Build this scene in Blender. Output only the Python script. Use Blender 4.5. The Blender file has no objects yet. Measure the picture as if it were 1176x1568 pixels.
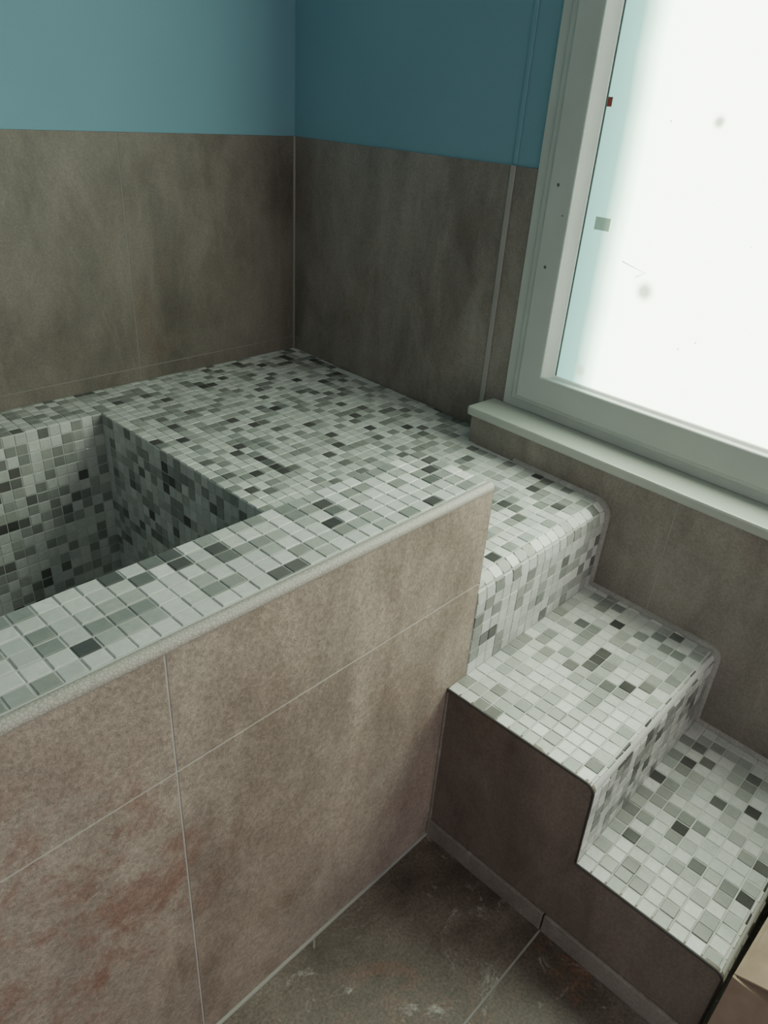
import bpy, bmesh, math, random
import numpy as np
from mathutils import Vector, Matrix
random.seed(7)
sc=bpy.context.scene
sc.view_settings.view_transform='AgX'
sc.view_settings.exposure=-0.12
sc.view_settings.gamma=1.06

# ------------------------------------------------------------------ materials
def newmat(n):
    m=bpy.data.materials.new(n); m.use_nodes=True
    nt=m.node_tree; b=nt.nodes['Principled BSDF']
    return m,nt,b
def N(nt,t,**k):
    n=nt.nodes.new(t)
    for a,v in k.items():
        if a in n.inputs: n.inputs[a].default_value=v
        else: setattr(n,a,v)
    return n
def ramp(nt,fac,stops,interp='LINEAR'):
    r=nt.nodes.new('ShaderNodeValToRGB'); r.color_ramp.interpolation=interp
    e=r.color_ramp.elements
    e[0].position=stops[0][0]; e[0].color=(*stops[0][1],1)
    e[1].position=stops[-1][0]; e[1].color=(*stops[-1][1],1)
    for p,c in stops[1:-1]:
        x=e.new(p); x.color=(*c,1)
    nt.links.new(fac,r.inputs['Fac']); return r.outputs['Color']
def mix(nt,fac,a,b,mode='MIX'):
    m=nt.nodes.new('ShaderNodeMix'); m.data_type='RGBA'; m.blend_type=mode
    for s,v in ((0,fac),(6,a),(7,b)):
        if isinstance(v,(int,float)): m.inputs[s].default_value=v
        elif isinstance(v,tuple): m.inputs[s].default_value=(*v,1)
        else: nt.links.new(v,m.inputs[s])
    return m.outputs[2]
def simple(n,c,rough=.6,sc_=9.0):
    m,nt,b=newmat(n); b.inputs['Base Color'].default_value=(*c,1)
    b.inputs['Roughness'].default_value=rough
    tc=N(nt,'ShaderNodeTexCoord'); no=N(nt,'ShaderNodeTexNoise',Scale=sc_,Detail=5.0)
    nt.links.new(tc.outputs['Object'],no.inputs['Vector'])
    c1=tuple(x*.88 for x in c)
    nt.links.new(mix(nt,no.outputs['Fac'],c1,tuple(min(1,x*1.1) for x in c)),b.inputs['Base Color'])
    return m

def stone(name,dark,light,rust=(.2,.09,.06),rustamt=.3,dust=.3,dustcol=(.42,.39,.37),rough=.55,streak=True,bump=.35,offs=(0,0,0),spk=.14,stain=None,thr=.53,vein=.12,scuff=0.0):
    m,nt,b=newmat(name)
    tc=N(nt,'ShaderNodeTexCoord')
    mo=N(nt,'ShaderNodeMapping'); mo.inputs['Location'].default_value=offs
    nt.links.new(tc.outputs['Object'],mo.inputs['Vector'])
    mp=N(nt,'ShaderNodeMapping'); mp.inputs['Scale'].default_value=(1,1,.42 if streak else 1)
    nt.links.new(mo.outputs['Vector'],mp.inputs['Vector'])
    n1=N(nt,'ShaderNodeTexNoise',Scale=4.0,Detail=9.0,Roughness=.6,Distortion=.7)
    n2=N(nt,'ShaderNodeTexNoise',Scale=12.0,Detail=9.0,Roughness=.68,Distortion=.4)
    n3=N(nt,'ShaderNodeTexNoise',Scale=190.0,Detail=4.0,Roughness=.7)
    n4=N(nt,'ShaderNodeTexNoise',Scale=9.0 if stain else 3.4,Detail=10.0,Roughness=.78,Distortion=.5)
    n5=N(nt,'ShaderNodeTexNoise',Scale=2.3,Detail=9.0,Roughness=.66,Distortion=.6)
    n6=N(nt,'ShaderNodeTexNoise',Scale=2.6,Detail=7.0,Roughness=.6,Distortion=1.4)
    for n in (n1,n2,n6): nt.links.new(mp.outputs['Vector'],n.inputs['Vector'])
    for n in (n3,n4,n5): nt.links.new(mo.outputs['Vector'],n.inputs['Vector'])
    base=ramp(nt,n1.outputs['Fac'],[(.34,dark),(.64,light)])
    v2=ramp(nt,n2.outputs['Fac'],[(.3,(.70,.69,.68)),(.7,(1.27,1.27,1.27))])
    base=mix(nt,1.0,base,v2,'MULTIPLY')
    vr=ramp(nt,n6.outputs['Fac'],[(.475,(0,0,0)),(.495,(vein,)*3),(.502,(vein,)*3),(.53,(0,0,0))])
    base=mix(nt,vr,base,tuple(min(1,c*1.45) for c in light))
    rm=ramp(nt,n4.outputs['Fac'],[(thr,(0,0,0)),(thr+.10,(rustamt,)*3)])
    if stain:
        d=N(nt,'ShaderNodeVectorMath',operation='DISTANCE'); d.inputs[1].default_value=stain[:3]; nt.links.new(tc.outputs['Object'],d.inputs[0])
        q=N(nt,'ShaderNodeMapRange'); q.interpolation_type='SMOOTHSTEP'
        q.inputs['From Min'].default_value=stain[3]*.3; q.inputs['From Max'].default_value=stain[3]; q.inputs['To Min'].default_value=1; q.inputs['To Max'].default_value=0.10
        nt.links.new(d.outputs['Value'],q.inputs['Value']); rm=mix(nt,1.0,rm,q.outputs[0],'MULTIPLY')
    base=mix(nt,rm,base,rust)
    dm=ramp(nt,n5.outputs['Fac'],[(.42,(0,0,0)),(.66,(dust,)*3)])
    base=mix(nt,dm,base,dustcol)
    if scuff:
        n7=N(nt,'ShaderNodeTexNoise',Scale=11.0,Detail=12.0,Roughness=.8,Distortion=1.2); nt.links.new(mo.outputs['Vector'],n7.inputs['Vector'])
        base=mix(nt,ramp(nt,n7.outputs['Fac'],[(.56,(0,0,0)),(.66,(scuff,)*3)]),base,(.45,.43,.41))
    sp=ramp(nt,n3.outputs['Fac'],[(.35,(1-spk,)*3),(.68,(1+spk*1.4,)*3)])
    base=mix(nt,1.0,base,sp,'MULTIPLY')
    nt.links.new(base,b.inputs['Base Color'])
    b.inputs['Roughness'].default_value=rough
    bp=N(nt,'ShaderNodeBump',Strength=bump,Distance=.002)
    nt.links.new(n3.outputs['Fac'],bp.inputs['Height']); nt.links.new(bp.outputs['Normal'],b.inputs['Normal'])
    return m
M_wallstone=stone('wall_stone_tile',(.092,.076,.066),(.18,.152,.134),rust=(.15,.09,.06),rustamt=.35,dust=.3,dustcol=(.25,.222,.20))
M_sidestone_lifted=stone('window_wall_stone_shade_lifted',(.155,.133,.119),(.26,.229,.206),rust=(.2,.125,.095),rustamt=.3,dust=.3,dustcol=(.34,.315,.295),offs=(1.3,.4,0))  # wall stone copy, colour raised because this wall faces away from the light
M_parstone=stone('parapet_stone_tile',(.225,.170,.143),(.40,.325,.285),rust=(.20,.065,.042),rustamt=.9,dust=.5,dustcol=(.46,.40,.365),offs=(.3,0,.2),bump=.7,spk=.22,stain=(.08,.55,.44,.33),thr=.47,vein=.12)
M_stepstone=stone('step_side_stone',(.11,.08,.071),(.19,.148,.132),rustamt=.2,dust=.15,vein=.08)
M_skirt=stone('skirting_stone',(.16,.137,.125),(.25,.22,.203),rustamt=.1,dust=.4,scuff=.3)
M_floor=stone('floor_stone_tile',(.072,.053,.046),(.175,.138,.12),rust=(.24,.105,.07),rustamt=.7,dust=.45,dustcol=(.26,.225,.205),rough=.38,streak=False,offs=(.5,.3,0),spk=.3,scuff=.85,vein=.15)
M_grout=simple('pale_grout',(.58,.57,.56),.9)
M_dgrout=simple('grey_grout',(.35,.335,.32),.9)
M_wgrout=simple('wall_grout',(.25,.235,.22),.9)
M_cement=stone('cement_render',(.26,.25,.24),(.36,.35,.34),rustamt=.0,dust=.5,rough=.9)
M_black=simple('dark_edge_seal',(.05,.045,.045),.6)
M_pvc=simple('white_pvc_frame',(.50,.53,.51),.4)
M_bead=simple('glazing_bead',(.80,.81,.78),.3)
M_gasket=simple('rubber_gasket',(.10,.12,.12),.6)
M_sill=simple('marble_sill',(.44,.46,.43),.35)
M_ceil=simple('ceiling_paint',(.7,.7,.68),.9)

def paint():
    m,nt,b=newmat('blue_wall_paint')
    tc=N(nt,'ShaderNodeTexCoord'); n=N(nt,'ShaderNodeTexNoise',Scale=2.0,Detail=4.0)
    n2=N(nt,'ShaderNodeTexNoise',Scale=220.0,Detail=3.0)
    nt.links.new(tc.outputs['Object'],n.inputs['Vector']); nt.links.new(tc.outputs['Object'],n2.inputs['Vector'])
    nt.links.new(ramp(nt,n.outputs['Fac'],[(.3,(.165,.32,.405)),(.7,(.185,.35,.44))]),b.inputs['Base Color'])
    b.inputs['Roughness'].default_value=.9; b.inputs['Specular IOR Level'].default_value=.25
    bp=N(nt,'ShaderNodeBump',Strength=.15,Distance=.001); nt.links.new(n2.outputs['Fac'],bp.inputs['Height'])
    nt.links.new(bp.outputs['Normal'],b.inputs['Normal']); return m
M_blue=paint()

def mosaicmat():
    m,nt,b=newmat('glass_mosaic_tile')
    a=N(nt,'ShaderNodeAttribute'); a.attribute_name='tile_rnd'
    sep=N(nt,'ShaderNodeSeparateXYZ'); nt.links.new(a.outputs['Vector'],sep.inputs[0])
    col=ramp(nt,sep.outputs[0],[(0,(.65,.65,.655)),(.33,(.57,.575,.57)),(.56,(.38,.39,.38)),(.73,(.25,.26,.252)),(.885,(.135,.14,.137)),(.948,(.055,.056,.056))],'CONSTANT')
    tint=ramp(nt,sep.outputs[1],[(0,(.87,.885,.88)),(.5,(1,1,.99)),(1,(1.08,1.065,1.045))])
    col=mix(nt,1.0,col,tint,'MULTIPLY')
    tc=N(nt,'ShaderNodeTexCoord'); n=N(nt,'ShaderNodeTexNoise',Scale=70.0,Detail=5.0,Roughness=.7,Distortion=1.0)
    nt.links.new(tc.outputs['Object'],n.inputs['Vector'])
    col=mix(nt,1.0,col,ramp(nt,n.outputs['Fac'],[(.3,(.88,.88,.88)),(.7,(1.1,1.1,1.1))]),'MULTIPLY')
    d=N(nt,'ShaderNodeTexNoise',Scale=6.0,Detail=6.0); nt.links.new(tc.outputs['Object'],d.inputs['Vector'])
    dm=ramp(nt,d.outputs['Fac'],[(.42,(.02,.02,.02)),(.7,(.22,.22,.22))])
    col=mix(nt,dm,col,(.5,.475,.45))
    nt.links.new(col,b.inputs['Base Color'])
    r=nt.nodes.new('ShaderNodeMapRange'); r.inputs['To Min'].default_value=.13; r.inputs['To Max'].default_value=.40
    nt.links.new(sep.outputs[2],r.inputs['Value']); nt.links.new(r.outputs[0],b.inputs['Roughness'])
    return m
M_mos=mosaicmat()

def crackle():
    m,nt,b=newmat('crackled_edge_trim')
    tc=N(nt,'ShaderNodeTexCoord'); v=N(nt,'ShaderNodeTexVoronoi',Scale=230.0); v.feature='DISTANCE_TO_EDGE'
    nt.links.new(tc.outputs['Object'],v.inputs['Vector'])
    nt.links.new(ramp(nt,v.outputs['Distance'],[(0,(.31,.28,.265)),(.12,(.46,.42,.395))]),b.inputs['Base Color'])
    bp=N(nt,'ShaderNodeBump',Strength=.5,Distance=.001); nt.links.new(v.outputs['Distance'],bp.inputs['Height'])
    nt.links.new(bp.outputs['Normal'],b.inputs['Normal']); b.inputs['Roughness'].default_value=.6
    return m
M_crack=crackle()

# ------------------------------------------------------------------ helpers
def empty(n,parent=None):
    o=bpy.data.objects.new(n,None); o.empty_display_size=.1; sc.collection.objects.link(o); o.parent=parent; return o
def obj(n,verts,faces,mats,parent=None,mi=None,smooth=False):
    me=bpy.data.meshes.new(n); me.from_pydata([tuple(v) for v in verts],[],faces)
    for m in (mats if isinstance(mats,(list,tuple)) else [mats]): me.materials.append(m)
    if mi is not None: me.polygons.foreach_set('material_index',mi)
    if smooth: me.polygons.foreach_set('use_smooth',[True]*len(me.polygons))
    me.update(); o=bpy.data.objects.new(n,me); sc.collection.objects.link(o); o.parent=parent
    return o
def fixn(o):
    bm=bmesh.new(); bm.from_mesh(o.data); bmesh.ops.recalc_face_normals(bm,faces=bm.faces); bm.to_mesh(o.data); bm.free(); return o
def bevel(o,w,s=2):
    md=o.modifiers.new('bevel','BEVEL'); md.width=w; md.segments=s; md.limit_method='ANGLE'; return o
BF=[(0,3,2,1),(4,5,6,7),(0,1,5,4),(1,2,6,5),(2,3,7,6),(3,0,4,7)]
def boxes(n,lst,mats,parent=None,T=None,bev=0,mi=None):
    V=[];F=[];MI=[]
    for k,(a,b) in enumerate(lst):
        x0,y0,z0=a;x1,y1,z1=b;o=len(V)
        for p in ((x0,y0,z0),(x1,y0,z0),(x1,y1,z0),(x0,y1,z0),(x0,y0,z1),(x1,y0,z1),(x1,y1,z1),(x0,y1,z1)):
            V.append(T(*p) if T else p)
        F+= [tuple(o+i for i in f) for f in BF]
        MI+=[(mi[k] if mi else 0)]*6
    ob=obj(n,V,F,mats,parent,MI); fixn(ob)
    if bev: bevel(ob,bev)
    return ob
def coreprism(n,poly,x0,fx,mat,parent):
    k=len(poly); V=[(x0,y,z) for y,z in poly]+[(fx(y),y,z) for y,z in poly]
    F=[tuple(range(k)),tuple(range(2*k-1,k-1,-1))]+[(i,(i+1)%k,k+(i+1)%k,k+i) for i in range(k)]
    return fixn(obj(n,V,F,mat,parent))
def prism(n,poly,x0,x1,mat,parent=None): return coreprism(n,poly,x0,lambda y:x1,mat,parent)

class Mosaic:
    def __init__(s): s.V=[];s.F=[];s.R=[]
    def tile(s,p,nrm,gap=.0011,h=.0014):
        p=[Vector(q) for q in p]; n=Vector(nrm).normalized()
        c=(p[0]+p[1]+p[2]+p[3])/4
        e1=(p[1]-p[0]); e2=(p[3]-p[0])
        if e1.length<.006 or e2.length<.006: return
        e1n=e1.normalized(); e2n=e2.normalized()
        h=h+random.uniform(-.0003,.0003)
        ta=random.gauss(0,.012); tb=random.gauss(0,.012)
        jit=(random.uniform(-.0004,.0004),random.uniform(-.0004,.0004))
        o=len(s.V)
        for lvl,(ins,hh) in enumerate(((gap,-.001),(gap,h*.5),(gap+.0009,h))):
            for k,q in enumerate(p):
                sx=1 if k in(0,3) else -1; sy=1 if k in (0,1) else -1
                v=q+e1n*(sx*ins+jit[0])+e2n*(sy*ins+jit[1])
                d=v-c; z=hh+(d.dot(e1n)*ta+d.dot(e2n)*tb if lvl else 0)
                s.V.append(tuple(v+n*z))
        fs=[(8,9,10,11)]
        for a in (0,4):
            for k in range(4): fs.append((a+k,a+(k+1)%4,a+4+(k+1)%4,a+4+k))
        flip=e1.cross(e2).dot(n)<0
        for f in fs:
            f=tuple(o+i for i in f); s.F.append(f[::-1] if flip else f)
        r=(random.random(),random.random(),random.random())
        s.R+= [r]*9
    def grid(s,o,u,v,nu,nv,nrm,Lu=None,Lv=None):
        o=Vector(o);u=Vector(u);v=Vector(v)
        for i in range(nu):
            a0=i;a1=i+1
            if Lu is not None: a1=min(a1,Lu/u.length)
            if a1-a0<.25: continue
            for j in range(nv):
                b0=j;b1=j+1
                if Lv is not None: b1=min(b1,Lv/v.length)
                if b1-b0<.25: continue
                s.tile([o+u*a0+v*b0,o+u*a1+v*b0,o+u*a1+v*b1,o+u*a0+v*b1],nrm)
    def build(s,n,parent):
        ob=obj(n,s.V,s.F,M_mos,parent)
        at=ob.data.attributes.new('tile_rnd','FLOAT_VECTOR','FACE')
        at.data.foreach_set('vector',np.array(s.R,dtype=np.float32).ravel())
        return ob
P=.026

# ------------------------------------------------------------------ dimensions (metres)
CX,CY=1.470,1.7465
Zb,Z2,Z3,Zp=.581,.384,.208,.773
YF,YI=.550,.708
XE,XS=.869,.817
XB=.7476; YL=1.600
XL=-1.15; XW=-1.30
Y2,Y3=.256,.004
def wallx(y,n=0): return CX-(CY-y)*.06-n
L=math.hypot(1,.06); dv=Vector((-.06/L,-1/L,0)); nv=Vector((-1/L,.06/L,0))
def WB(t,n,z): return Vector((CX,CY,0))+dv*t+nv*n+Vector((0,0,z))

# ------------------------------------------------------------------ shell
TT=1.178
fl=boxes('floor',[((XW-.15,-2.4,-.12),(1.75,CY+.15,-.0012))],M_dgrout)
def floor_tiles():
    L=[]
    ysl=[-2.4,-1.524,-.924,-.324,.276,YF+.03]
    xsl=[XW,-.92,-.32,.28,XS+.01]
    for i in range(len(xsl)-1):
        for j in range(len(ysl)-1):
            L.append(((xsl[i]+.002,ysl[j]+.002,-.006),(xsl[i+1]-.002,ysl[j+1]-.002,0)))
    for j in range(4):
        L.append(((XS+.012,ysl[j]+.002,-.006),(1.34,min(ysl[j+1]-.002,.0),0)))
    return L
boxes('tiles',floor_tiles(),M_floor,fl,bev=.0006)
boxes('ceiling',[((XW-.15,-2.4,2.5),(1.75,CY+.15,2.62))],M_ceil)

wb=boxes('wall_back',[((XW-.15,CY+.004,-.1),(CX+.3,CY+.15,2.5))],M_blue)
def slabs(n,ub,vb,T,mat,parent,th=.008,gap=.0011,bev=.0005):
    lst=[]
    for i in range(len(ub)-1):
        for j in range(len(vb)-1):
            lst.append(((ub[i]+gap,-th,vb[j]+gap),(ub[i+1]-gap,0,vb[j+1]-gap)))
    return boxes(n,lst,mat,parent,T,bev)
slabs('tile_cladding',[XW,-.86,-.26,.34,.94,CX-.002],[Zb,Zb+.037,TT],lambda u,v,w:(u,CY+.008+v,w),M_wallstone,wb)
boxes('tile_grout',[((XW,CY+.0008,Zb-.02),(CX,CY+.006,TT-.001))],M_wgrout,wb)

wl=boxes('wall_left',[((XW-.15,-.5,-.1),(XW,CY+.15,2.5)),((XW-.15,-2.4,2.15),(XW,-.5,2.5))],M_blue)  # unseen opening under the lintel, added so world light reaches the right wall
slabs('tile_cladding',[-.5,0,YF-.01],[0,.6,TT],lambda u,v,w:(XW-v,u,w),M_wallstone,wl)
slabs('tile_cladding_upper',[YI+.03,1.3,CY],[Zb,Zb+.037,TT],lambda u,v,w:(XW-v,u,w),M_wallstone,wl)

W0,W1,WZ0,WZ1=.838,2.15,.672,1.95
TE=4.1
wr=boxes('wall_right',[((-.15,-.15,-.1),(W0,-.004,2.5)),((W1,-.15,-.1),(TE,-.004,2.5)),((W0,-.15,-.1),(W1,-.004,WZ0)),((W0,-.15,WZ1),(W1,-.004,2.5))],M_blue,None,WB)
boxes('tile_grout',[((0,-.006,Zb-.02),(W0-.001,-.0008,TT-.001))],M_wgrout,wr,WB)
slabs('tile_cladding',[.001,.504,.7714,W0-.001],[Zb,Zb+.037,TT],lambda u,v,w:WB(u,-v-.008,w),M_sidestone_lifted,wr)
def tube(n,pts,r,mat,parent,res=4,cyc=False):
    cu=bpy.data.curves.new(n,'CURVE'); cu.dimensions='3D'; sp=cu.splines.new('POLY'); sp.points.add(len(pts)-1)
    for p,q in zip(sp.points,pts): p.co=(*q,1)
    sp.use_cyclic_u=cyc; cu.bevel_depth=r; cu.bevel_resolution=res; cu.use_fill_caps=True
    cu.materials.append(mat)
    tmp=bpy.data.objects.new(n,cu); sc.collection.objects.link(tmp)
    dg=bpy.context.evaluated_depsgraph_get(); me=bpy.data.meshes.new_from_object(tmp.evaluated_get(dg))
    bpy.data.objects.remove(tmp); o=bpy.data.objects.new(n,me); sc.collection.objects.link(o); o.parent=parent
    me.polygons.foreach_set('use_smooth',[True]*len(me.polygons))
    return o
boxes('corner_strip',[((.764,0,Zb+.04),(.778,.004,TT))],simple('strip_grout',(.33,.315,.30),.8),wr,WB,bev=.003)
boxes('corner_strip_painted',[((.765,-.004,TT),(.777,.000,2.5))],M_blue,wr,WB,bev=.002)
tube('corner_seal',[(CX-.003,CY-.003,Zb),(CX-.003,CY-.003,TT)],.004,M_wgrout,wr)
TL=.822; NL=.086
boxes('wall_under_window',[((TL,-.004,-.1),(TE,NL-.0008,.650))],M_dgrout,wr,WB)
slabs('under_window_tiles',[TL,1.34,1.94,2.54,3.14,TE],[0,.650],lambda u,v,w:WB(u,NL+v,w),M_sidestone_lifted,wr)
boxes('return_tile',[((TL-.008,0,Zb-.02),(TL,NL,.650))],M_sidestone_lifted,wr,WB)
boxes('far_cladding',[((W1+.2,-.003,.69),(TE,.004,TT))],M_sidestone_lifted,wr,WB)

# ------------------------------------------------------------------ window
win=empty('window_1')
def ring(n,t0,t1,z0,z1,w,n0,n1,mat,bev=.002,slope=0):
    def rect(t0,t1,z0,z1,nn): return [WB(t0,nn,z0),WB(t1,nn,z0),WB(t1,nn,z1),WB(t0,nn,z1)]
    V=rect(t0,t1,z0,z1,n0)+rect(t0,t1,z0,z1,n1)+rect(t0+w,t1-w,z0+w,z1-w,n1-slope)+rect(t0+w,t1-w,z0+w,z1-w,n0)
    F=[]
    for a in range(4):
        for k in range(4):
            b=(a+1)%4; F.append((a*4+k,a*4+(k+1)%4,b*4+(k+1)%4,b*4+k))
    o=fixn(obj(n,V,F,mat,win))
    if bev: bevel(o,bev,3)
    return o
ring('outer_frame',W0,W1,WZ0,WZ1,.040,-.07,.006,M_pvc)
ring('frame_lip',W0+.026,W1-.026,WZ0+.022,WZ1-.022,.022,-.06,.013,M_pvc,.003)
ring('sash',W0+.042,W1-.042,WZ0+.032,WZ1-.032,.062,-.06,.020,M_pvc,.004)
ring('glazing_bead',W0+.103,W1-.103,WZ0+.078,WZ1-.078,.022,-.06,.017,M_bead,.002,slope=.016)
ring('gasket',W0+.124,W1-.124,WZ0+.093,WZ1-.093,.003,-.05,-.001,M_gasket,0)
def glassmat():
    m=bpy.data.materials.new('frosted_glass_glow'); m.use_nodes=True; nt=m.node_tree
    for n in list(nt.nodes): nt.nodes.remove(n)
    out=N(nt,'ShaderNodeOutputMaterial'); em=N(nt,'ShaderNodeEmission'); gl=N(nt,'ShaderNodeBsdfGlossy'); gl.inputs['Roughness'].default_value=.25
    gl.inputs['Color'].default_value=(.05,.05,.05,1)
    ad=N(nt,'ShaderNodeAddShader'); nt.links.new(em.outputs[0],ad.inputs[0]); nt.links.new(gl.outputs[0],ad.inputs[1]); nt.links.new(ad.outputs[0],out.inputs[0])
    at=N(nt,'ShaderNodeAttribute'); at.attribute_name='tz'
    sep=N(nt,'ShaderNodeSeparateXYZ'); nt.links.new(at.outputs['Vector'],sep.inputs[0])
    no=N(nt,'ShaderNodeTexNoise',Scale=3.0,Detail=3.0); nt.links.new(at.outputs['Vector'],no.inputs['Vector'])
    ma=N(nt,'ShaderNodeMath',operation='MULTIPLY_ADD'); ma.inputs[1].default_value=.03; nt.links.new(no.outputs['Fac'],ma.inputs[0]); nt.links.new(sep.outputs[0],ma.inputs[2])
    mr=N(nt,'ShaderNodeMapRange'); mr.inputs['From Min'].default_value=.96; mr.inputs['From Max'].default_value=1.12; nt.links.new(ma.outputs[0],mr.inputs['Value'])
    col=ramp(nt,mr.outputs[0],[(0,(.05,.11,.095)),(.38,(.075,.16,.13)),(.52,(.24,.38,.28)),(.74,(.76,.98,.74)),(1,(.86,1,.76))])  # outside reveal's blurred teal band painted into the emission colour
    for (t,z,r,k) in ((1.125,.989,.026,.85),(1.188,1.284,.015,.85),(1.02,.80,.018,.6),(1.10,1.28,.003,.85),(1.25,.92,.003,.85),(1.22,.90,.003,.85),(1.30,1.10,.002,.8)):
        d=N(nt,'ShaderNodeVectorMath',operation='DISTANCE'); d.inputs[1].default_value=(t,z,0); nt.links.new(at.outputs['Vector'],d.inputs[0])
        q=N(nt,'ShaderNodeMapRange'); q.interpolation_type='SMOOTHSTEP'
        q.inputs['From Min'].default_value=r*.2; q.inputs['From Max'].default_value=r; q.inputs['To Min'].default_value=k; q.inputs['To Max'].default_value=0
        nt.links.new(d.outputs['Value'],q.inputs['Value']); col=mix(nt,q.outputs[0],col,(.12,.15,.10))
    nt.links.new(col,em.inputs['Color']); em.inputs['Strength'].default_value=9.3  # pane emits the daylight itself, nothing lights it from outside
    return m
g0,g1,h0,h1=W0+.12,W1-.12,WZ0+.09,WZ1-.09
gv=[(g0,h0),(g1,h0),(g1,h1),(g0,h1)]
go=obj('frosted_glass',[WB(t,-.004,z) for t,z in gv]+[WB(t,-.012,z) for t,z in gv],[(0,1,2,3),(7,6,5,4),(0,4,5,1),(1,5,6,2),(2,6,7,3),(3,7,4,0)],glassmat(),win)
fixn(go)
at=go.data.attributes.new('tz','FLOAT_VECTOR','POINT'); at.data.foreach_set('vector',np.array([(t,z,0) for t,z in gv+gv],dtype=np.float32).ravel())
def paper(n,c,e):
    m,nt,b=newmat(n); tr=N(nt,'ShaderNodeBsdfTranslucent'); tr.inputs['Color'].default_value=(*c,1)
    ms=N(nt,'ShaderNodeMixShader'); ms.inputs[0].default_value=e
    b.inputs['Base Color'].default_value=(*c,1)
    nt.links.new(b.outputs[0],ms.inputs[1]); nt.links.new(tr.outputs[0],ms.inputs[2]); nt.links.new(ms.outputs[0],nt.nodes['Material Output'].inputs[0]); return m
def card1(n,t0,t1,z0,z1,nn,mat): return obj(n,[WB(t0,nn,z0),WB(t1,nn,z0),WB(t1,nn,z1),WB(t0,nn,z1)],[(0,1,2,3)],mat,win)
card1('glass_label',.988,1.022,1.083,1.107,-.003,paper('label_paper',(.48,.42,.38),.5))
card1('red_spacer',.966,.976,1.296,1.312,-.002,paper('spacer_red',(.30,.05,.045),.3))
tube('pencil_mark',[WB(1.065,-.003,1.035),WB(1.118,-.003,1.022),WB(1.100,-.003,1.012)],.0008,M_gasket,win,1)
for k,(t,z,r) in enumerate(((.903,1.155,.0032),(.904,.996,.0032),(.925,1.10,.0016))):  # dark discs laid on the sash to stand in for screw holes
    vs=[WB(t+r*math.cos(a*math.pi/8),.0205,z+r*math.sin(a*math.pi/8)) for a in range(16)]
    vs+=[WB(t+r*math.cos(a*math.pi/8),.0195,z+r*math.sin(a*math.pi/8)) for a in range(16)]
    obj('screw_hole_disc_%d'%k,vs,[tuple(range(16))]+[(a,(a+1)%16,16+(a+1)%16,16+a) for a in range(16)],M_gasket,win)
boxes('window_sill',[((.806,.0,.650),(TE-.6,.097,.672))],M_sill,win,WB,bev=.005)

# ------------------------------------------------------------------ tub, bench, parapet
tub=empty('tiled_soaking_tub')
def arc(cy,cz,r,a0,a1,n=8): return [(cy+r*math.cos(math.radians(a0+(a1-a0)*i/n)),cz+r*math.sin(math.radians(a0+(a1-a0)*i/n))) for i in range(n+1)]
ZF=.05
rb=.030
prism('bench_core',[(YI,0),(YL,0),(YL,Zb),(YI,Zb)],XB,wallx(YI),M_grout,tub)
coreprism('bench_front_core',[(YI,0),(YI,Zb)]+arc(YF+rb,Zb-rb,rb,90,180)+[(YF,Z2-.05)],XE,lambda y:wallx(y,NL+.0015),M_grout,tub)
boxes('ledge_core',[((XW,YL,0),(wallx(CY)-.001,CY,Zb))],M_grout,tub)
boxes('left_ledge_core',[((XW,YI,0),(XL,YL,Zb))],M_grout,tub)
boxes('tub_bottom',[((XL,YI,0),(XB,YL,ZF))],M_grout,tub)
bm_=Mosaic()
def xrow(m,y0,y1,z0,z1,nrm,xa,xb,anchor=None):
    anchor=xa if anchor is None else anchor
    k=math.floor((xa-anchor)/P)
    while True:
        a=max(anchor+k*P,xa); b=min(anchor+(k+1)*P,xb); k+=1
        if a>=xb-.004: break
        if b-a<.005: continue
        m.tile([(a,y0,z0),(b,y0,z0),(b,y1,z1),(a,y1,z1)],nrm)
y=YL
while y<CY-.006:
    y1=min(y+P,CY-.001); xrow(bm_,y,y1,Zb,Zb,(0,0,1),XW+.002,wallx((y+y1)/2)-.002,XB); y+=P
def resample(pts,n):
    d=[0]
    for a,b in zip(pts,pts[1:]): d.append(d[-1]+math.hypot(b[0]-a[0],b[1]-a[1]))
    out=[]
    for i in range(n+1):
        s=d[-1]*i/n
        for k in range(len(pts)-1):
            if s<=d[k+1]+1e-9:
                f=(s-d[k])/max(1e-9,d[k+1]-d[k]); out.append((pts[k][0]+f*(pts[k+1][0]-pts[k][0]),pts[k][1]+f*(pts[k+1][1]-pts[k][1]))); break
    return out
def plen(pts): return sum(math.hypot(b[0]-a[0],b[1]-a[1]) for a,b in zip(pts,pts[1:]))
def rowtiles(m,a,b,x0,x1):
    dy,dz=b[0]-a[0],b[1]-a[1]
    n=Vector((0,dz,-dy)).normalized()
    if n.z<-.01 or (abs(n.z)<.01 and n.y>0): n=-n
    if n.y>0.01: n=Vector((0,-n.y,n.z))
    k=.0018 if (abs(n.y)>.15 and abs(n.z)>.15) else 0.0
    xrow(m,a[0]+n.y*k,b[0]+n.y*k,a[1]+n.z*k,b[1]+n.z*k,n,x0,x1,x0)
segA=[(YL,Zb)]+arc(YF+rb,Zb-rb,rb,90,180,12)+[(YF,Z2)]
ra=resample(segA,round(plen(segA)/P))
for (a,b) in zip(ra,ra[1:]):
    ym=(a[0]+b[0])/2
    x0=XB if ym>YI+.005 else XE
    nw=wallx(ym) if ym>CY-TL else wallx(ym,NL)
    rowtiles(bm_,a,b,x0,nw-.0015)
bm_.build('bench_mosaic',tub)
im=Mosaic()
nz=math.ceil((Zb-ZF)/P)
im.grid((XB,YL,Zb),(0,-P,0),(0,0,-P),40,nz,(-1,0,0),YL-YI,Zb-ZF)
im.grid((XB,YL,Zb),(-P,0,0),(0,0,-P),90,nz,(0,-1,0),XB-XL,Zb-ZF)
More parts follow.
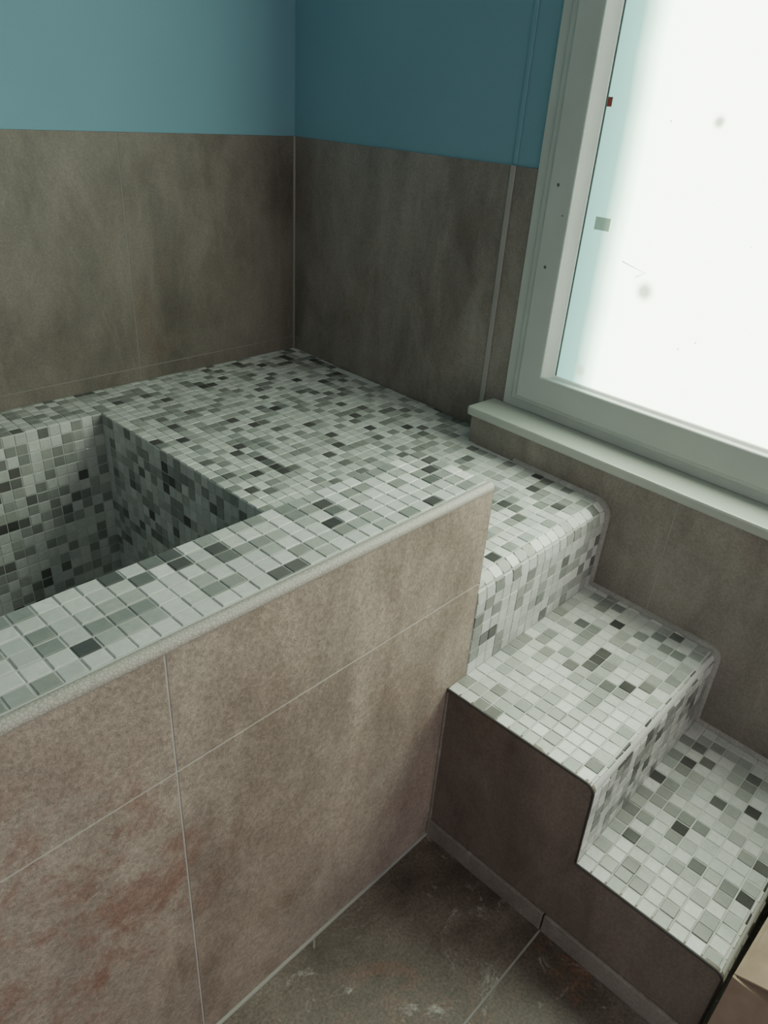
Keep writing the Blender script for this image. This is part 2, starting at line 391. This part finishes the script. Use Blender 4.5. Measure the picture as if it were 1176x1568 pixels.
im.grid((XL,YI,Zb),(0,P,0),(0,0,-P),40,nz,(1,0,0),YL-YI,Zb-ZF)
im.grid((XL,YI,ZF),(P,0,0),(0,P,0),90,40,(0,0,1),XB-XL,YL-YI)
im.grid((XE,YI,Zp),(-P,0,0),(0,0,-P),100,40,(0,1,0),XE-XL,Zp-ZF)
im.grid((XL,YI,Zb),(-P,0,0),(0,P,0),8,40,(0,0,1),XL-XW,YL-YI)
im.build('basin_mosaic',tub)
boxes('parapet_core',[((XW,YF+.0008,0),(XE-.003,YI,Zp))],M_grout,tub)
RB=.0085
slabs('parapet_front_tiles',[XW,-.91,-.31,.29,XE],[0,.588,Zp-.006],lambda u,v,w:(u,YF+.008+v,w),M_parstone,tub)
boxes('parapet_end_tile',[((XE-.008,YF+.009,Zb),(XE,YI,Zp-.002))],M_parstone,tub)
tube('edge_trim',[(XW,YF+RB-.002,Zp-RB+.004),(XE-.004,YF+RB-.002,Zp-RB+.004)],RB,M_crack,tub,6)
tube('end_edge_seal',[(XE-.001,YF+.002,Zp-.012),(XE-.001,YF+.002,Z2)],.0018,M_black,tub)
pm=Mosaic()
pw=(YI-YF-.016)/6
pm.grid((XE,YF+.016,Zp),(-P,0,0),(0,pw,0),84,6,(0,0,1))
pm.build('parapet_top_mosaic',tub)
tube('parapet_base_seal',[(XW,YF-.001,.001),(XS,YF-.001,.001)],.004,M_dgrout,tub)

# ------------------------------------------------------------------ steps
st=empty('mosaic_steps')
r2=.016
segB=[(YF,Z2)]+arc(Y2+r2,Z2-r2,r2,90,180,8)+[(Y2-.004,Z3)]
segC=[(Y2-.004,Z3)]+arc(Y3+r2,Z3-r2,r2,90,180,8)+[(Y3,0)]
outline=segB+segC[1:]
core=outline+[(YF,0)]
coreprism('step_core',core,XS+.008,lambda y:wallx(y,NL+.0015),M_grout,st)
slab=[(y,z+.001) for y,z in outline]+[(YF-.001,0)]
slab[-2]=(Y3,0)
prism('side_tile',slab,XS,XS+.0078,M_stepstone,st)
tube('side_edge_seal',[(XS,y,z+.0005) for y,z in outline],.0022,M_black,st,2)
tube('corner_seal',[(XS,YF-.002,Z2-.004),(XS,YF-.002,0)],.003,M_skirt,st,2)
boxes('side_skirting',[((XS-.007,.2785,0),(XS,YF-.001,.045)),((XS-.007,Y3,0),(XS,.2755,.045))],M_skirt,st,bev=.0015)
sm=Mosaic()
for seg in (segB,segC):
    rs=resample(seg,round(plen(seg)/P))
    for a,b in zip(rs,rs[1:]):
        ym=(a[0]+b[0])/2
        rowtiles(sm,a,b,XS+.001,wallx(ym,NL)-.0015)
sm.build('step_mosaic',st)
fp=[(y,z) for y,z in [(YF+.25,Zb)]+arc(YF+rb,Zb-rb,rb,90,180,8)+segB+segC[1:]]
tube('cement_fillet',[(wallx(y,NL)-.001+random.uniform(-.001,.001),y,z) for y,z in fp],.010,M_cement,st,3)

# ------------------------------------------------------------------ cardboard box
def card():
    m,nt,b=newmat('corrugated_cardboard')
    tc=N(nt,'ShaderNodeTexCoord'); w=N(nt,'ShaderNodeTexNoise',Scale=30.0,Detail=5.0)
    nt.links.new(tc.outputs['Object'],w.inputs['Vector'])
    nt.links.new(ramp(nt,w.outputs['Fac'],[(.3,(.33,.235,.18)),(.7,(.42,.31,.245))]),b.inputs['Base Color'])
    b.inputs['Roughness'].default_value=.85; return m
M_card=card()
cb=empty('cardboard_box'); cb.location=(.800,-.004,.001); cb.rotation_euler=(0,0,math.radians(-2))
bx0,bx1,by0,by1,bh,th=0,.38,-.33,0,.240,.004
boxes('body',[((bx0,by0,0),(bx1,by0+th,bh)),((bx0,by1-th,0),(bx1,by1,bh)),((bx0,by0+th,0),(bx0+th,by1-th,bh)),((bx1-th,by0+th,0),(bx1,by1-th,bh)),((bx0+th,by0+th,0),(bx1-th,by1-th,th))],M_card,cb)
def flap(n,a,b,d,ang):
    a=Vector(a);b=Vector(b);d=Vector(d)
    u=(b-a).normalized(); R=Matrix.Rotation(ang,3,u); dd=R@d; nn=u.cross(dd).normalized()*.003
    e=u*.006
    q=[a+e,b-e,b-e+dd,a+e+dd]; fixn(obj(n,[p for p in q]+[p+nn for p in q],[(0,1,2,3),(7,6,5,4),(0,4,5,1),(1,5,6,2),(2,6,7,3),(3,7,4,0)],M_card,cb))
flap('flap_long_a',(bx0,by1,bh+.001),(bx1,by1,bh+.001),(0,-.155,0),math.radians(-22))
flap('flap_long_b',(bx0,by0,bh+.001),(bx1,by0,bh+.001),(0,.155,0),math.radians(10))
flap('flap_short_a',(bx0,by0,bh-.002),(bx0,by1,bh-.002),(.15,0,0),math.radians(-8))
flap('flap_short_b',(bx1,by0,bh-.002),(bx1,by1,bh-.002),(-.15,0,0),math.radians(-4))

# ------------------------------------------------------------------ light
w=bpy.data.worlds.new('World'); sc.world=w; w.use_nodes=True
w.node_tree.nodes['Background'].inputs[0].default_value=(1.0,.94,.90,1); w.node_tree.nodes['Background'].inputs[1].default_value=.9

# ------------------------------------------------------------------ camera
cam=bpy.data.cameras.new('camera'); co=bpy.data.objects.new('camera',cam); sc.collection.objects.link(co); sc.camera=co
cam.sensor_fit='VERTICAL'; cam.sensor_height=36; cam.lens=36*1120/1568; cam.clip_start=.01
fw=Vector((.6498,.5807,-.4903)).normalized(); rt=Vector((.6915,-.7197,.0640)); rt=(rt-fw*rt.dot(fw)).normalized(); up=rt.cross(fw)
m=Matrix((( rt.x,up.x,-fw.x,0),(rt.y,up.y,-fw.y,0),(rt.z,up.z,-fw.z,1.281),(0,0,0,1)))
co.matrix_world=m
